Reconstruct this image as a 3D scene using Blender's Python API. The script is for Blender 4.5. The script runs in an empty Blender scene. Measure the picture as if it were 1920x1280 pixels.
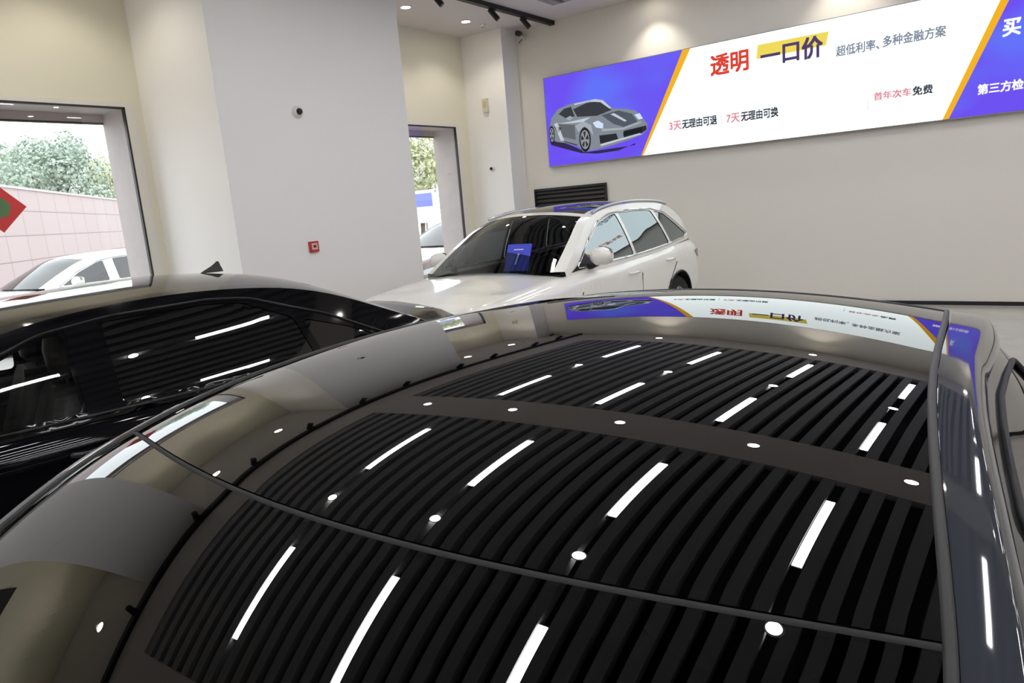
import bpy, bmesh, math, random
from mathutils import Vector, Matrix
from mathutils.geometry import delaunay_2d_cdt

random.seed(7)
SC = bpy.context.scene
COL = SC.collection

# ------------------------------------------------------------------ camera, sky, exposure
cam_d = bpy.data.cameras.new('camera')
cam = bpy.data.objects.new('camera', cam_d); COL.objects.link(cam)
cam_d.sensor_fit = 'HORIZONTAL'; cam_d.sensor_width = 36.0
cam_d.lens = 1335.6 / 1920 * 36.0
cam_d.clip_start = 0.02; cam_d.clip_end = 300
yaw, pitch, roll = math.radians(-37.13), math.radians(10.745), math.radians(4.79)
fwd = Vector((math.sin(yaw) * math.cos(pitch), math.cos(yaw) * math.cos(pitch), -math.sin(pitch)))
rgt = Vector((math.cos(yaw), -math.sin(yaw), 0)); dwn = fwd.cross(rgt)
r2 = rgt * math.cos(roll) + dwn * math.sin(roll); d2 = -rgt * math.sin(roll) + dwn * math.cos(roll)
M = Matrix.Identity(4)
for i in range(3):
    M[i][0] = r2[i]; M[i][1] = -d2[i]; M[i][2] = -fwd[i]
M.translation = Vector((0, 0, 1.75))
cam.matrix_world = M
SC.camera = cam

w = bpy.data.worlds.new('overcast_sky'); SC.world = w; w.use_nodes = True
nt = w.node_tree; bg = nt.nodes['Background']
bg.inputs[0].default_value = (0.93, 0.96, 1.0, 1); bg.inputs[1].default_value = 3.0
SC.view_settings.view_transform = 'Standard'; SC.view_settings.look = 'None'
SC.view_settings.exposure = 0.0; SC.view_settings.gamma = 1.0; SC.view_settings.use_curve_mapping = False
try:
    SC.cycles.use_denoising = True
    SC.cycles.max_bounces = 10; SC.cycles.diffuse_bounces = 5; SC.cycles.glossy_bounces = 6
    SC.cycles.transparent_max_bounces = 12; SC.cycles.sample_clamp_indirect = 6.0
    SC.cycles.caustics_reflective = False; SC.cycles.caustics_refractive = False
except Exception:
    pass

TUBE_L, SPOT_L, DOWN_L = 40.0, 80.0, 60.0      # radiance of the lamps' diffusers

# ------------------------------------------------------------------ helpers
def lin(c):
    return tuple((x / 12.92 if x <= 0.04045 else ((x + 0.055) / 1.055) ** 2.4) for x in (v / 255 for v in c))

MATS = {}
def mat(name, rgb, rough=0.5, metal=0.0, coat=0.0, noise=0.0, nscale=20, ior=1.5, bump=0.0):
    if name in MATS: return MATS[name]
    m = bpy.data.materials.new(name); m.use_nodes = True; t = m.node_tree
    b = t.nodes['Principled BSDF']
    c = lin(rgb) + (1,)
    b.inputs['Base Color'].default_value = c; b.inputs['Roughness'].default_value = rough
    b.inputs['Metallic'].default_value = metal; b.inputs['IOR'].default_value = ior
    if coat: b.inputs['Coat Weight'].default_value = coat; b.inputs['Coat Roughness'].default_value = 0.02
    if noise or bump:
        tc = t.nodes.new('ShaderNodeTexCoord'); n = t.nodes.new('ShaderNodeTexNoise')
        n.inputs['Scale'].default_value = nscale; n.inputs['Detail'].default_value = 4
        t.links.new(tc.outputs['Object'], n.inputs['Vector'])
        if noise:
            r = t.nodes.new('ShaderNodeValToRGB')
            r.color_ramp.elements[0].position = 0.3; r.color_ramp.elements[1].position = 0.7
            r.color_ramp.elements[0].color = tuple(x * (1 - noise) for x in c[:3]) + (1,)
            r.color_ramp.elements[1].color = tuple(min(1, x * (1 + noise)) for x in c[:3]) + (1,)
            t.links.new(n.outputs['Fac'], r.inputs['Fac']); t.links.new(r.outputs['Color'], b.inputs['Base Color'])
        if bump:
            bp = t.nodes.new('ShaderNodeBump'); bp.inputs['Strength'].default_value = bump; bp.inputs['Distance'].default_value = 0.01
            t.links.new(n.outputs['Fac'], bp.inputs['Height']); t.links.new(bp.outputs['Normal'], b.inputs['Normal'])
    MATS[name] = m; return m

def emit(name, rgb, strength=1.0):
    if name in MATS: return MATS[name]
    m = bpy.data.materials.new(name); m.use_nodes = True; t = m.node_tree
    t.nodes.remove(t.nodes['Principled BSDF'])
    e = t.nodes.new('ShaderNodeEmission'); e.inputs[0].default_value = lin(rgb) + (1,); e.inputs[1].default_value = strength
    t.links.new(e.outputs[0], t.nodes['Material Output'].inputs[0])
    MATS[name] = m; return m

def glass(name, tint, rough=0.0, ior=1.5, coat=0.0, hue=(1, 1, 1)):
    """thin pane: fresnel mirror over tinted see-through"""
    if name in MATS: return MATS[name]
    m = bpy.data.materials.new(name); m.use_nodes = True; t = m.node_tree
    t.nodes.remove(t.nodes['Principled BSDF'])
    fr = t.nodes.new('ShaderNodeFresnel'); ge = t.nodes.new('ShaderNodeNewGeometry'); ma = t.nodes.new('ShaderNodeMath'); ma.operation = 'MULTIPLY_ADD'
    ma.inputs[1].default_value = 1 / ior - ior; ma.inputs[2].default_value = ior
    t.links.new(ge.outputs['Backfacing'], ma.inputs[0]); t.links.new(ma.outputs[0], fr.inputs[0])
    tr = t.nodes.new('ShaderNodeBsdfTransparent'); tr.inputs[0].default_value = tuple(tint) + (1,)
    gl = t.nodes.new('ShaderNodeBsdfGlossy'); gl.inputs['Roughness'].default_value = rough
    mx = t.nodes.new('ShaderNodeMixShader')
    mr = t.nodes.new('ShaderNodeMapRange'); mr.inputs['To Min'].default_value = coat; gl.inputs[0].default_value = tuple(hue) + (1,)
    t.links.new(fr.outputs[0], mr.inputs[0]); t.links.new(mr.outputs[0], mx.inputs[0]); t.links.new(tr.outputs[0], mx.inputs[1]); t.links.new(gl.outputs[0], mx.inputs[2])
    t.links.new(mx.outputs[0], t.nodes['Material Output'].inputs[0])
    MATS[name] = m; return m

GRIDS = ('roof_glass', 'windscreen', 'rear_window', 'side_window', 'roof_rail', 'door_frame', 'tail_lamp', 'head_lamp', 'pillar_cover')
class MB:
    """collects shapes, builds one mesh object"""
    def __init__(s): s.v = []; s.f = []; s.mi = []
    def add(s, v, f, mi=0):
        o = len(s.v); s.v += [tuple(x) for x in v]
        for q in f: s.f.append(tuple(i + o for i in q)); s.mi.append(mi)
        return s
    def box(s, x0, x1, y0, y1, z0, z1, mi=0):
        v = [(x, y, z) for z in (z0, z1) for y in (y0, y1) for x in (x0, x1)]
        return s.add(v, [(0, 2, 3, 1), (4, 5, 7, 6), (0, 1, 5, 4), (2, 6, 7, 3), (0, 4, 6, 2), (1, 3, 7, 5)], mi)
    def tube(s, pts, r, closed=False, n=6, mi=0, ry=None):
        pts = [Vector(p) for p in pts]; N = len(pts); v = []; f = []
        up = Vector((0, 0, 1))
        for i, p in enumerate(pts):
            a = pts[(i - 1) % N] if (closed or i) else p; b = pts[(i + 1) % N] if (closed or i < N - 1) else p
            d = (b - a).normalized(); u = d.cross(up)
            if u.length < 1e-4: u = d.cross(Vector((1, 0, 0)))
            u.normalize(); q = u.cross(d)
            rr = r[i] if isinstance(r, (list, tuple)) else r
            for k in range(n):
                t = 2 * math.pi * (k + .5) / n
                v.append(p + u * math.cos(t) * rr + q * math.sin(t) * (ry if ry else rr))
        for i in range(N if closed else N - 1):
            for k in range(n):
                a = i * n + k; b = i * n + (k + 1) % n; c = ((i + 1) % N) * n + (k + 1) % n; d = ((i + 1) % N) * n + k
                f.append((a, b, c, d))
        if not closed:
            f.append(tuple(range(n - 1, -1, -1))); f.append(tuple((N - 1) * n + k for k in range(n)))
        return s.add(v, f, mi)
    def lathe(s, prof, axis='z', n=24, c=(0, 0, 0), mi=0, caps=True):
        v = []; f = []
        for (r, h) in prof:
            for k in range(n):
                t = 2 * math.pi * k / n; a, b = r * math.cos(t), r * math.sin(t)
                p = {'z': (a, b, h), 'x': (h, a, b), 'y': (b, h, a)}[axis]
                v.append((p[0] + c[0], p[1] + c[1], p[2] + c[2]))
        for i in range(len(prof) - 1):
            for k in range(n):
                f.append((i * n + k, i * n + (k + 1) % n, (i + 1) * n + (k + 1) % n, (i + 1) * n + k))
        if caps:
            f.append(tuple(range(n - 1, -1, -1))); f.append(tuple((len(prof) - 1) * n + k for k in range(n)))
        return s.add(v, f, mi)
    def grid(s, P, mi=0, flip=False):
        """P[i][j] points"""
        ni, nj = len(P), len(P[0]); v = [p for row in P for p in row]; f = []
        for i in range(ni - 1):
            for j in range(nj - 1):
                q = (i * nj + j, i * nj + j + 1, (i + 1) * nj + j + 1, (i + 1) * nj + j)
                f.append(q[::-1] if flip else q)
        return s.add(v, f, mi)
    def poly(s, outline, fn, holes=(), step=None, mi=0, flip=False):
        """flat outline (with holes) triangulated, mapped to 3D by fn"""
        pts = []; edges = []; faces = []
        def loop(l):
            o = len(pts)
            for p in l: pts.append(Vector(p))
            for k in range(len(l)): edges.append((o + k, o + (k + 1) % len(l)))
        loop(outline)
        for h in holes: loop(h)
        if step:
            xs = [p[0] for p in outline]; ys = [p[1] for p in outline]
            sx, sy = step; x = min(xs) + sx * .5
            while x < max(xs):
                y = min(ys) + sy * .5
                while y < max(ys):
                    if inside((x, y), outline): pts.append(Vector((x, y)))
                    y += sy
                x += sx
        r = delaunay_2d_cdt(pts, edges, [], 0, 1e-6)
        V2 = [(p[0], p[1]) for p in r[0]]; F = []
        for q in r[2]:
            cx = sum(V2[i][0] for i in q) / len(q); cy = sum(V2[i][1] for i in q) / len(q)
            if inside((cx, cy), outline) and not any(inside((cx, cy), h) for h in holes):
                F.append(tuple(q[::-1]) if flip else tuple(q))
        return s.add([fn(a, b) for a, b in V2], F, mi)
    def build(s, name, mats, parent=None, smooth=None, origin=None, out=None):
        me = bpy.data.meshes.new(name)
        v = s.v
        if origin: v = [(a - origin[0], b - origin[1], c - origin[2]) for a, b, c in v]
        me.from_pydata(v, [], s.f)
        mats = mats if isinstance(mats, (list, tuple)) else [mats]
        for m in mats: me.materials.append(m)
        for p, i in zip(me.polygons, s.mi): p.material_index = i
        me.validate()
        if out is None and parent is not None and parent.get('category') == 'car' and name not in ('body', 'windscreen', 'dashboard', 'seat'): out = (0, 0, .55)
        if name == 'windscreen': out = (0, 0, .55)
        if out:
            c0 = Vector(out)
            if name in GRIDS:
                me.flip_normals() if sum((p.center - c0).dot(p.normal) * p.area for p in me.polygons) < 0 else None
        if smooth is not None:
            me.shade_smooth(); me.set_sharp_from_angle(angle=math.radians(smooth))
        me.update()
        o = bpy.data.objects.new(name, me); COL.objects.link(o)
        if parent: o.parent = parent
        if origin: o.location = origin
        return o

def inside(p, poly):
    x, y = p; c = False; n = len(poly)
    for i in range(n):
        x1, y1 = poly[i]; x2, y2 = poly[(i + 1) % n]
        if (y1 > y) != (y2 > y) and x < (x2 - x1) * (y - y1) / (y2 - y1) + x1: c = not c
    return c

def tag(o, label=None, cat=None, group=None, kind=None):
    if label: o['label'] = label
    if cat: o['category'] = cat
    if group: o['group'] = group
    if kind: o['kind'] = kind
    return o
def empty(name, loc=(0, 0, 0), rz=0.0):
    o = bpy.data.objects.new(name, None); COL.objects.link(o); o.location = loc; o.rotation_euler = (0, 0, rz)
    o.empty_display_size = 0.1; return o
def copy_tree(o, parent=None):
    c = o.copy(); COL.objects.link(c)
    if parent: c.parent = parent
    for ch in list(o.children): copy_tree(ch, c)
    return c
def struct(mb, name, m, label, smooth=None):
    o = mb.build(name, m, smooth=smooth); return tag(o, label, name.split('_')[0], kind='structure')
def rounded(poly, r=0.03, n=4):
    out = []; N = len(poly)
    for i in range(N):
        p = Vector(poly[i]); a = Vector(poly[i - 1]); b = Vector(poly[(i + 1) % N])
        da = (a - p); db = (b - p); ra = min(r, da.length * .45); rb = min(r, db.length * .45)
        A = p + da.normalized() * ra; B = p + db.normalized() * rb
        for k in range(n + 1):
            t = k / n; out.append(tuple(A * (1 - t) ** 2 + p * 2 * t * (1 - t) + B * t * t))
    return out
def densify(poly, d=0.06):
    out = []
    for i in range(len(poly)):
        a = Vector(poly[i]); b = Vector(poly[(i + 1) % len(poly)]); n = max(1, int((b - a).length / d))
        for k in range(n): out.append(tuple(a.lerp(b, k / n)))
    return out
def interp(tab, x):
    if x <= tab[0][0]: return tab[0][1]
    for (a, u), (b, v) in zip(tab, tab[1:]):
        if x <= b: return u + (v - u) * (x - a) / (b - a)
    return tab[-1][1]
def catmull(P, n):
    """smooth resampling of tuples, n steps per span"""
    out = []; K = len(P)
    for i in range(K - 1):
        p0 = P[max(i - 1, 0)]; p1 = P[i]; p2 = P[i + 1]; p3 = P[min(i + 2, K - 1)]
        for k in range(n):
            t = k / n
            out.append(tuple(.5 * (2 * b + (c - a) * t + (2 * a - 5 * b + 4 * c - d) * t * t + (3 * b - a - 3 * c + d) * t ** 3)
                             for a, b, c, d in zip(p0, p1, p2, p3)))
    out.append(tuple(P[-1])); return out

# ------------------------------------------------------------------ materials
WALL = mat('wall_paint', (226, 222, 214), 0.75, bump=0.03, nscale=60)
WALLW = mat('wall_paint_warm', (228, 224, 205), 0.75, bump=0.03, nscale=60)
PIER = mat('column_paint', (244, 242, 240), 0.6, bump=0.02, nscale=60)
CEIL = mat('ceiling_paint', (214, 208, 204), 0.8)
SLAT = mat('slat_paint', (150, 150, 153), 0.6)
VOID = mat('void_black', (10, 10, 12), 0.9)
FLOOR = mat('floor_tile', (166, 164, 160), 0.18, noise=0.06, nscale=3)
BASEB = mat('baseboard_black', (18, 18, 18), 0.5)
FRAME = mat('frame_dark', (38, 32, 32), 0.4)
REVEAL = mat('reveal_stone', (190, 180, 178), 0.6, noise=0.05, nscale=8)
BLACKP = mat('black_plastic', (14, 14, 15), 0.45)
TRACKM = mat('track_black', (12, 12, 13), 0.5)
WHITEP = mat('white_plastic', (228, 226, 220), 0.4)
RUBBER = mat('tyre_rubber', (20, 20, 21), 0.8, bump=0.2, nscale=200)
ALLOY = mat('alloy', (190, 192, 196), 0.25, 0.9)
CHROME = mat('chrome', (225, 228, 232), 0.08, 1.0)
INTER = mat('cabin_trim', (26, 25, 27), 0.7)
SEAT = mat('seat_leather', (44, 38, 38), 0.5, bump=0.1, nscale=80)
SEATB = mat('seat_leather_light', (150, 145, 138), 0.5, bump=0.1, nscale=80)
PBLACK = mat('paint_black', (7, 7, 10), 0.05, coat=0.0)
PGREY = mat('paint_dark_grey', (54, 57, 64), 0.04, ior=1.6)
PWHITE = mat('paint_white', (238, 237, 230), 0.25, coat=1.0)
DGLASS = mat('dark_glass', (3, 3, 4), 0.0, ior=1.9)
TGLASS = glass('tinted_glass', (0.30, 0.31, 0.33))
WGLASS = glass('windscreen_glass', (0.42, 0.48, 0.46))
CGLASS = glass('clear_glass', (0.95, 0.97, 0.97))
FILMG = glass('film_glass', (.22, .23, .25), 0, 1.5, .30, (.86, .96, 1.0)); FILMD = glass('privacy_film_glass', (.03, .03, .035), 0, 1.5, .26, (.86, .96, 1.0))
LENS = mat('lamp_lens', (180, 185, 190), 0.05)
RLENS = mat('tail_lens', (120, 10, 12), 0.08)

# ------------------------------------------------------------------ room
XL, XR_, YB, YS, ZF, ZC = -8.718, 8.5, -7.5, 11.164, -0.05, 4.8154
ZT = 5.4
b = MB(); b.box(XL, XR_, YB, YS, ZF - 0.1, ZF); struct(b, 'floor', FLOOR, 'polished light grey showroom floor')
b = MB(); b.box(XL - .6, XR_ + .2, YS, YS + .2, ZF - .1, ZT); struct(b, 'wall_back', WALL, 'long pale wall behind the light box sign')
b = MB(); b.box(XR_, XR_ + .2, YB, YS, ZF - .1, ZT); struct(b, 'wall_right', WALL, 'plain right wall of the showroom')
b = MB(); b.box(XL - .6, XR_ + .2, YB - .2, YB, ZF - .1, ZT); struct(b, 'wall_front', WALL, 'plain wall behind the photographer')
# left wall with two window openings and a door opening
WT = 0.54
OPEN = [(1.62, 4.40, 0.25, 3.25), (7.72, 10.35, 0.25, 3.24), (-2.6, -0.25, ZF, 3.2)]
b = MB(); ys = sorted([YB, YS] + [v for o in OPEN for v in o[:2]])
for y0, y1 in zip(ys, ys[1:]):
    o = [q for q in OPEN if abs(q[0] - y0) < 1e-6]
    if o:
        if o[0][2] > ZF: b.box(XL - WT, XL, y0, y1, ZF - .1, o[0][2])
        b.box(XL - WT, XL, y0, y1, o[0][3], ZT)
    else: b.box(XL - WT, XL, y0, y1, ZF - .1, ZT)
struct(b, 'wall_left', WALLW, 'warm white side wall with tall windows')
def pier(y0, y1, x1, label):
    b = MB(); b.box(XL, x1, y0, y1, ZF, ZT); struct(b, 'column', PIER, label)
pier(4.61, 7.50, -7.17, 'broad grey column face with the red call point')
pier(10.72, YS, -7.80, 'narrow corner column beside the light box sign')
pier(0.20, 1.55, -7.17, 'column at the left end of the window')
b = MB(); b.box(XL, XR_, YS - .02, YS, ZF, ZF + .05); struct(b, 'baseboard_back', BASEB, 'thin black skirting along the back wall')
b = MB(); b.box(XL, XL + .02, YB, YS, ZF, ZF + .05); struct(b, 'baseboard_left', BASEB, 'thin black skirting along the window wall')
# windows
def window(n, o, label):
    y0, y1, z0, z1 = o; r = empty('window_%d' % n, (XL, (y0 + y1) / 2, z0)); tag(r, label, 'window', kind='structure')
    c = r.location
    b = MB(); t = .022
    for q in ((XL - .03, XL + .012, y0, y0 + t, z0, z1), (XL - .03, XL + .012, y1 - t, y1, z0, z1), (XL - .03, XL + .012, y0, y1, z1 - t, z1), (XL - .03, XL + .012, y0, y1, z0, z0 + t)):
        b.box(*[a - c[k // 2] for k, a in enumerate(q)])
    b.build('window_frame', FRAME, r)
    b = MB(); b.box(-.024, -.014, y0 + t - c[1], y1 - t - c[1], t, z1 - t - z0); b.build('window_pane', CGLASS, r)
    b = MB()   # stone lining of the deep opening outside the glass
    for q in ((XL - WT - .02, XL - .03, y0 - .0, y0 + .012, z0, z1), (XL - WT - .02, XL - .03, y1 - .012, y1, z0, z1), (XL - WT - .02, XL - .03, y0, y1, z1 - .012, z1), (XL - WT - .02, XL - .03, y0, y1, z0, z0 + .012)):
        b.box(*[a - c[k // 2] for k, a in enumerate(q)])
    b.build('window_reveal', REVEAL, r)
    b = MB()
    for q in ((XL - WT - .06, XL - WT - .0, y0 - .2, y1 + .2, z1 - .125, z1 - .105),): b.box(*[a - c[k // 2] for k, a in enumerate(q)])
    b.build('window_hood', FRAME, r)
    b = MB(); q = (XL - WT - .05, XL - WT - .005, y0 - .2, y1 + .2, z1 - .105, z1 + .3); b.box(*[a - c[k // 2] for k, a in enumerate(q)]); b.build('window_fascia', mat('fascia_stone', (214, 200, 196), .6), r)
    # white flush casing on the room side
    b = MB()
    for q in ((XL, XL + .008, y1, y1 + .12, z0, z1 + .05), (XL, XL + .008, y0 - .06, y0, z0, z1 + .05), (XL, XL + .008, y0, y1, z1, z1 + .05)):
        b.box(*[a - c[k // 2] for k, a in enumerate(q)])
    b.build('window_trim', WALL, r)
window(1, OPEN[0], 'tall window with the red diamond sticker, seen over the black sedan')
window(2, OPEN[1], 'tall narrow window behind the white car')
r = empty('door_1', (XL, -1.42, ZF)); tag(r, 'dark framed glass door past the nearest column', 'door', kind='structure')
b = MB(); b.box(-.06, .02, -1.17, -1.05, 0, 3.25); b.box(-.06, .02, 1.05, 1.17, 0, 3.25); b.box(-.06, .02, -1.05, 1.05, 2.75, 3.25); b.box(-.06, .02, -.05, .05, 0, 2.75); b.build('door_frame', FRAME, r)
b = MB(); b.box(-.03, -.02, -1.05, -.05, 0, 2.75); b.box(-.03, -.02, .05, 1.05, 0, 2.75); b.build('door_pane', DGLASS, r)
# ceiling
F1, F2, F3 = (5.30, 10.33), (-0.60, 4.45), (-6.55, -1.50)
SX0, SX1 = -6.44, 7.0
b = MB()
b.box(XL, SX0, YB, YS, ZC, ZC + .12); b.box(SX1, XR_, YB, YS, ZC, ZC + .12)
for y0, y1 in ((F1[1], YS), (F2[1], F1[0]), (F3[1], F2[0]), (YB, F3[0])): b.box(SX0, SX1, y0, y1, ZC, ZC + .12)
struct(b, 'ceiling', CEIL, 'plain white ceiling border around the slat fields')
b = MB(); b.box(XL - .6, XR_ + .2, YB - .2, YS + .2, ZT, ZT + .1); struct(b, 'ceiling_deck', VOID, 'black void above the slat ceiling')
PITCH = 1.45 / 7
for k, (y0, y1) in enumerate((F1, F2, F3)):
    b = MB(); n = 0; x = -4.99 - 7 * PITCH
    while x + PITCH < SX1 + .1:
        b.box(x + .0475, x + PITCH - .0475, y0, y1, ZC + .002, ZC + .10); x += PITCH
    struct(b, 'trim_%d' % (k + 1), SLAT, ['grey slat ceiling field nearest the light box sign', 'grey slat ceiling field over the cars', 'grey slat ceiling field behind the photographer'][k])

# ------------------------------------------------------------------ lamps
E_TUBE = emit('tube_glow', (250, 250, 254), TUBE_L)
E_SPOT = emit('spot_glow', (255, 252, 244), SPOT_L)
E_DOWN = emit('downlight_glow', (255, 246, 228), DOWN_L)
def make_tube():
    r = empty('tube_light'); b = MB(); b.box(-.04, .04, -.64, .64, .02, .07); b.build('housing', BLACKP, r)
    b = MB(); b.box(-.036, .036, -.625, .625, .0, .021); b.build('diffuser', E_TUBE, r); return r
def make_spot(name, em, rad=.055):
    r = empty(name); b = MB(); b.lathe([(rad * 1.0, 0.0), (rad * 1.25, 0.0), (rad * 1.25, -.008), (rad * 1.05, -.012), (rad, -.010)], n=28, caps=False); b.build('bezel', WHITEP, r)
    b = MB(); b.lathe([(rad * 1.01, -.009), (0.001, -.009)], n=28, caps=False); b.build('lens', em, r); return r
tube0 = spot0 = None
COLS = [-4.99 + 1.45 * k for k in range(9)]
for fi, (tys, sy) in enumerate((((6.19, 9.15), 7.68), ((0.62, 3.32), 1.98), ((-5.4, -2.6), -4.0))):
    for x in COLS:
        for ty in tys:
            o = tube0 = make_tube() if tube0 is None else None
            if o is None: o = copy_tree(TUBE)
            else: TUBE = o
            tube0 = TUBE
            o.location = (x, ty, ZC + .005)
            tag(o, 'slim white tube light set in a black slot of the slat ceiling', 'ceiling light', 'tube lights in the slat ceiling')
        if spot0 is None: o = spot0 = make_spot('slot_spotlight', E_SPOT)
        else: o = copy_tree(spot0)
        o.location = (x, sy, ZC + .0); tag(o, 'round spotlight between two tube lights in a slat ceiling slot', 'spotlight', 'round spots in the slat ceiling')
band0 = None
for y in (4.9, -1.05):
    for k in range(9):
        if band0 is None: o = band0 = make_spot('ceiling_spotlight', E_SPOT)
        else: o = copy_tree(band0)
        o.location = (-5.77 + 1.41 * k, y, ZC - .001)
        tag(o, 'round recessed spot in the plain band between slat fields', 'spotlight', 'recessed spots in the ceiling band')
def lamp(name, loc, power, col, angle=100, parent=None, blend=.6, rad=.05, tilt=None):
    d = bpy.data.lights.new(name, 'SPOT'); d.energy = power; d.color = col; d.spot_size = math.radians(angle); d.spot_blend = blend; d.shadow_soft_size = rad
    o = bpy.data.objects.new(name, d); COL.objects.link(o); o.location = loc
    if tilt: o.rotation_euler = tilt
    if parent: o.parent = parent
    return o
WARM = (1.0, .93, .80)
dn = {9.875: 'recessed downlight nearest the corner column', 8.46: 'recessed downlight next to the broad grey column', 3.67: None, 2.25: None, -.6: None, -2.0: None}
down0 = None
for y, lab in dn.items():
    if down0 is None: o = down0 = make_spot('downlight', E_DOWN, .07); lamp('downlight_beam', (0, 0, -.02), 45, WARM, 130, o)
    else: o = copy_tree(down0)
    o.location = (-7.88, y, ZC - .001)
    tag(o, lab or 'recessed warm downlight over a window bay, seen mirrored in the glass car roof', 'downlight', 'downlights above the window wall')
wash0 = None
for k in range(5):
    if wash0 is None: o = wash0 = make_spot('wall_washer', E_DOWN, .06); lamp('wall_washer_beam', (0, 0, -.02), 70, WARM, 95, o)
    else: o = copy_tree(wash0)
    o.location = (-5.06 + 2.77 * k, 10.78, ZC - .001)
    tag(o, 'recessed spot washing the wall above the light box sign', 'downlight', 'wall washers above the light box')
# black track with heads
tr = empty('lighting_track', (-7.0, 4.8, ZC)); tag(tr, 'black ceiling lighting track running along the window wall', 'lighting track')
b = MB(); b.box(-.045, .045, -6.3, 6.32, -.065, 0); b.build('rail', TRACKM, tr)
b = MB(); b.box(-.05, .05, 6.32, 6.345, -.07, 0); b.build('end_cap', TRACKM, tr)
hy = [10.30, 9.45, 8.15, 7.2, 5.85, 4.85, 3.7, 2.5, 1.35, -.2]
def make_head():
    r = empty('track_spotlight')
    b = MB(); b.box(-.03, .03, -.05, .05, -.03, 0); b.build('adapter', TRACKM, r)
    b = MB(); b.tube([(0, 0, -.03), (0, 0, -.07)], .012); b.build('stem', TRACKM, r)
    b = MB(); d = Vector((.55, .25, -.80)).normalized(); p = Vector((0, 0, -.06))
    b.tube([p - d * .07, p + d * .13], .042, n=16)
    h = b.build('lamp_body', TRACKM, r, 40)
    b = MB(); b.tube([p + d * .131, p + d * .134], .032, n=16); b.build('reflector', mat('dull_reflector', (60, 58, 55), .3), h); return r
hd0 = None
names = {0: 'black spot head nearest the end of the ceiling track', 1: 'second black spot head from the far end of the track', 2: 'third black spot head from the far end of the track'}
for i, y in enumerate(hy):
    if hd0 is None: o = hd0 = make_head()
    else: o = copy_tree(hd0)
    o.location = (-7.0, y, ZC - .0655)
    tag(o, names.get(i, 'black spot head on the ceiling track above the column row'), 'spotlight', 'spot heads on the black track')

# ------------------------------------------------------------------ light box sign
YSG = 11.08
sg = empty('light_box_sign', (-2.4, YS, 3.14)); tag(sg, 'long backlit banner sign with printed sports car and red characters', 'sign')
SX_L, SX_R, SZ0, SZ1 = -7.21, 2.35, 2.385, 3.892
def rel(p): return (p[0] - sg.location[0], p[1] - sg.location[1], p[2] - sg.location[2])
def flat(name, polys, m, y, parent=None):
    b = MB()
    for q in polys: b.poly(q, lambda a, c: rel((a, y, c)), flip=False)
    return b.build(name, m, parent or sg)
def sign_purple():
    m = bpy.data.materials.new('print_purple'); m.use_nodes = True; t = m.node_tree; t.nodes.remove(t.nodes['Principled BSDF'])
    e = t.nodes.new('ShaderNodeEmission'); tc = t.nodes.new('ShaderNodeTexCoord'); mp = t.nodes.new('ShaderNodeMapping')
    g = t.nodes.new('ShaderNodeTexNoise'); g.inputs['Scale'].default_value = .9; g.inputs['Detail'].default_value = 1
    mp.inputs['Scale'].default_value = (.8, 1, 1.6)
    r = t.nodes.new('ShaderNodeValToRGB'); cr = r.color_ramp
    cr.elements[0].position = .46; cr.elements[0].color = lin((110, 82, 242)) + (1,); cr.elements[1].position = .72; cr.elements[1].color = lin((100, 116, 250)) + (1,)
    t.links.new(tc.outputs['Object'], mp.inputs['Vector']); t.links.new(mp.outputs[0], g.inputs['Vector']); t.links.new(g.outputs['Fac'], r.inputs['Fac'])
    t.links.new(r.outputs[0], e.inputs[0]); t.links.new(e.outputs[0], t.nodes['Material Output'].inputs[0]); return m
PURP = sign_purple()
SWHITE = emit('print_white', (243, 253, 253), 1.7)
ORANGE = emit('print_orange', (250, 184, 40), .95)
b = MB(); b.box(*sum([[a, c] for a, c in ((SX_L - .012 + 2.4, SX_R + .012 + 2.4), (YSG + .002 - YS, -0.0), (SZ0 - .012 - 3.14, SZ1 + .012 - 3.14))], [])); b.build('box_frame', mat('sign_frame', (150, 148, 146), .4, .5), sg)
y1 = YSG; y2 = YSG - .003; y3 = YSG - .006; y4 = YSG - .009; y5 = YSG - .012; y6 = YSG - .015
flat('banner_panel', [[(-5.36, SZ0), (-1.10, SZ0), (-.42, SZ1), (-4.53, SZ1)]], SWHITE, y1)
flat('purple_panel', [[(SX_L, SZ0), (-5.40, SZ0), (-4.62, SZ1), (SX_L, SZ1)]], PURP, y1)
flat('purple_panel', [[(-1.05, SZ0), (SX_R, SZ0), (SX_R, SZ1), (-.37, SZ1)]], PURP, y1)
flat('orange_stripe', [[(-5.40, SZ0), (-5.36, SZ0), (-4.49, SZ1), (-4.62, SZ1)]], ORANGE, y2)
flat('orange_stripe', [[(-1.12, SZ0), (-1.05, SZ0), (-.37, SZ1), (-.47, SZ1)]], ORANGE, y2)
flat('yellow_highlight', [[(-3.49, 3.55), (-2.535, 3.565), (-2.50, 3.74), (-3.47, 3.745)]], emit('print_yellow', (246, 224, 96), .95), y2)
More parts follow.
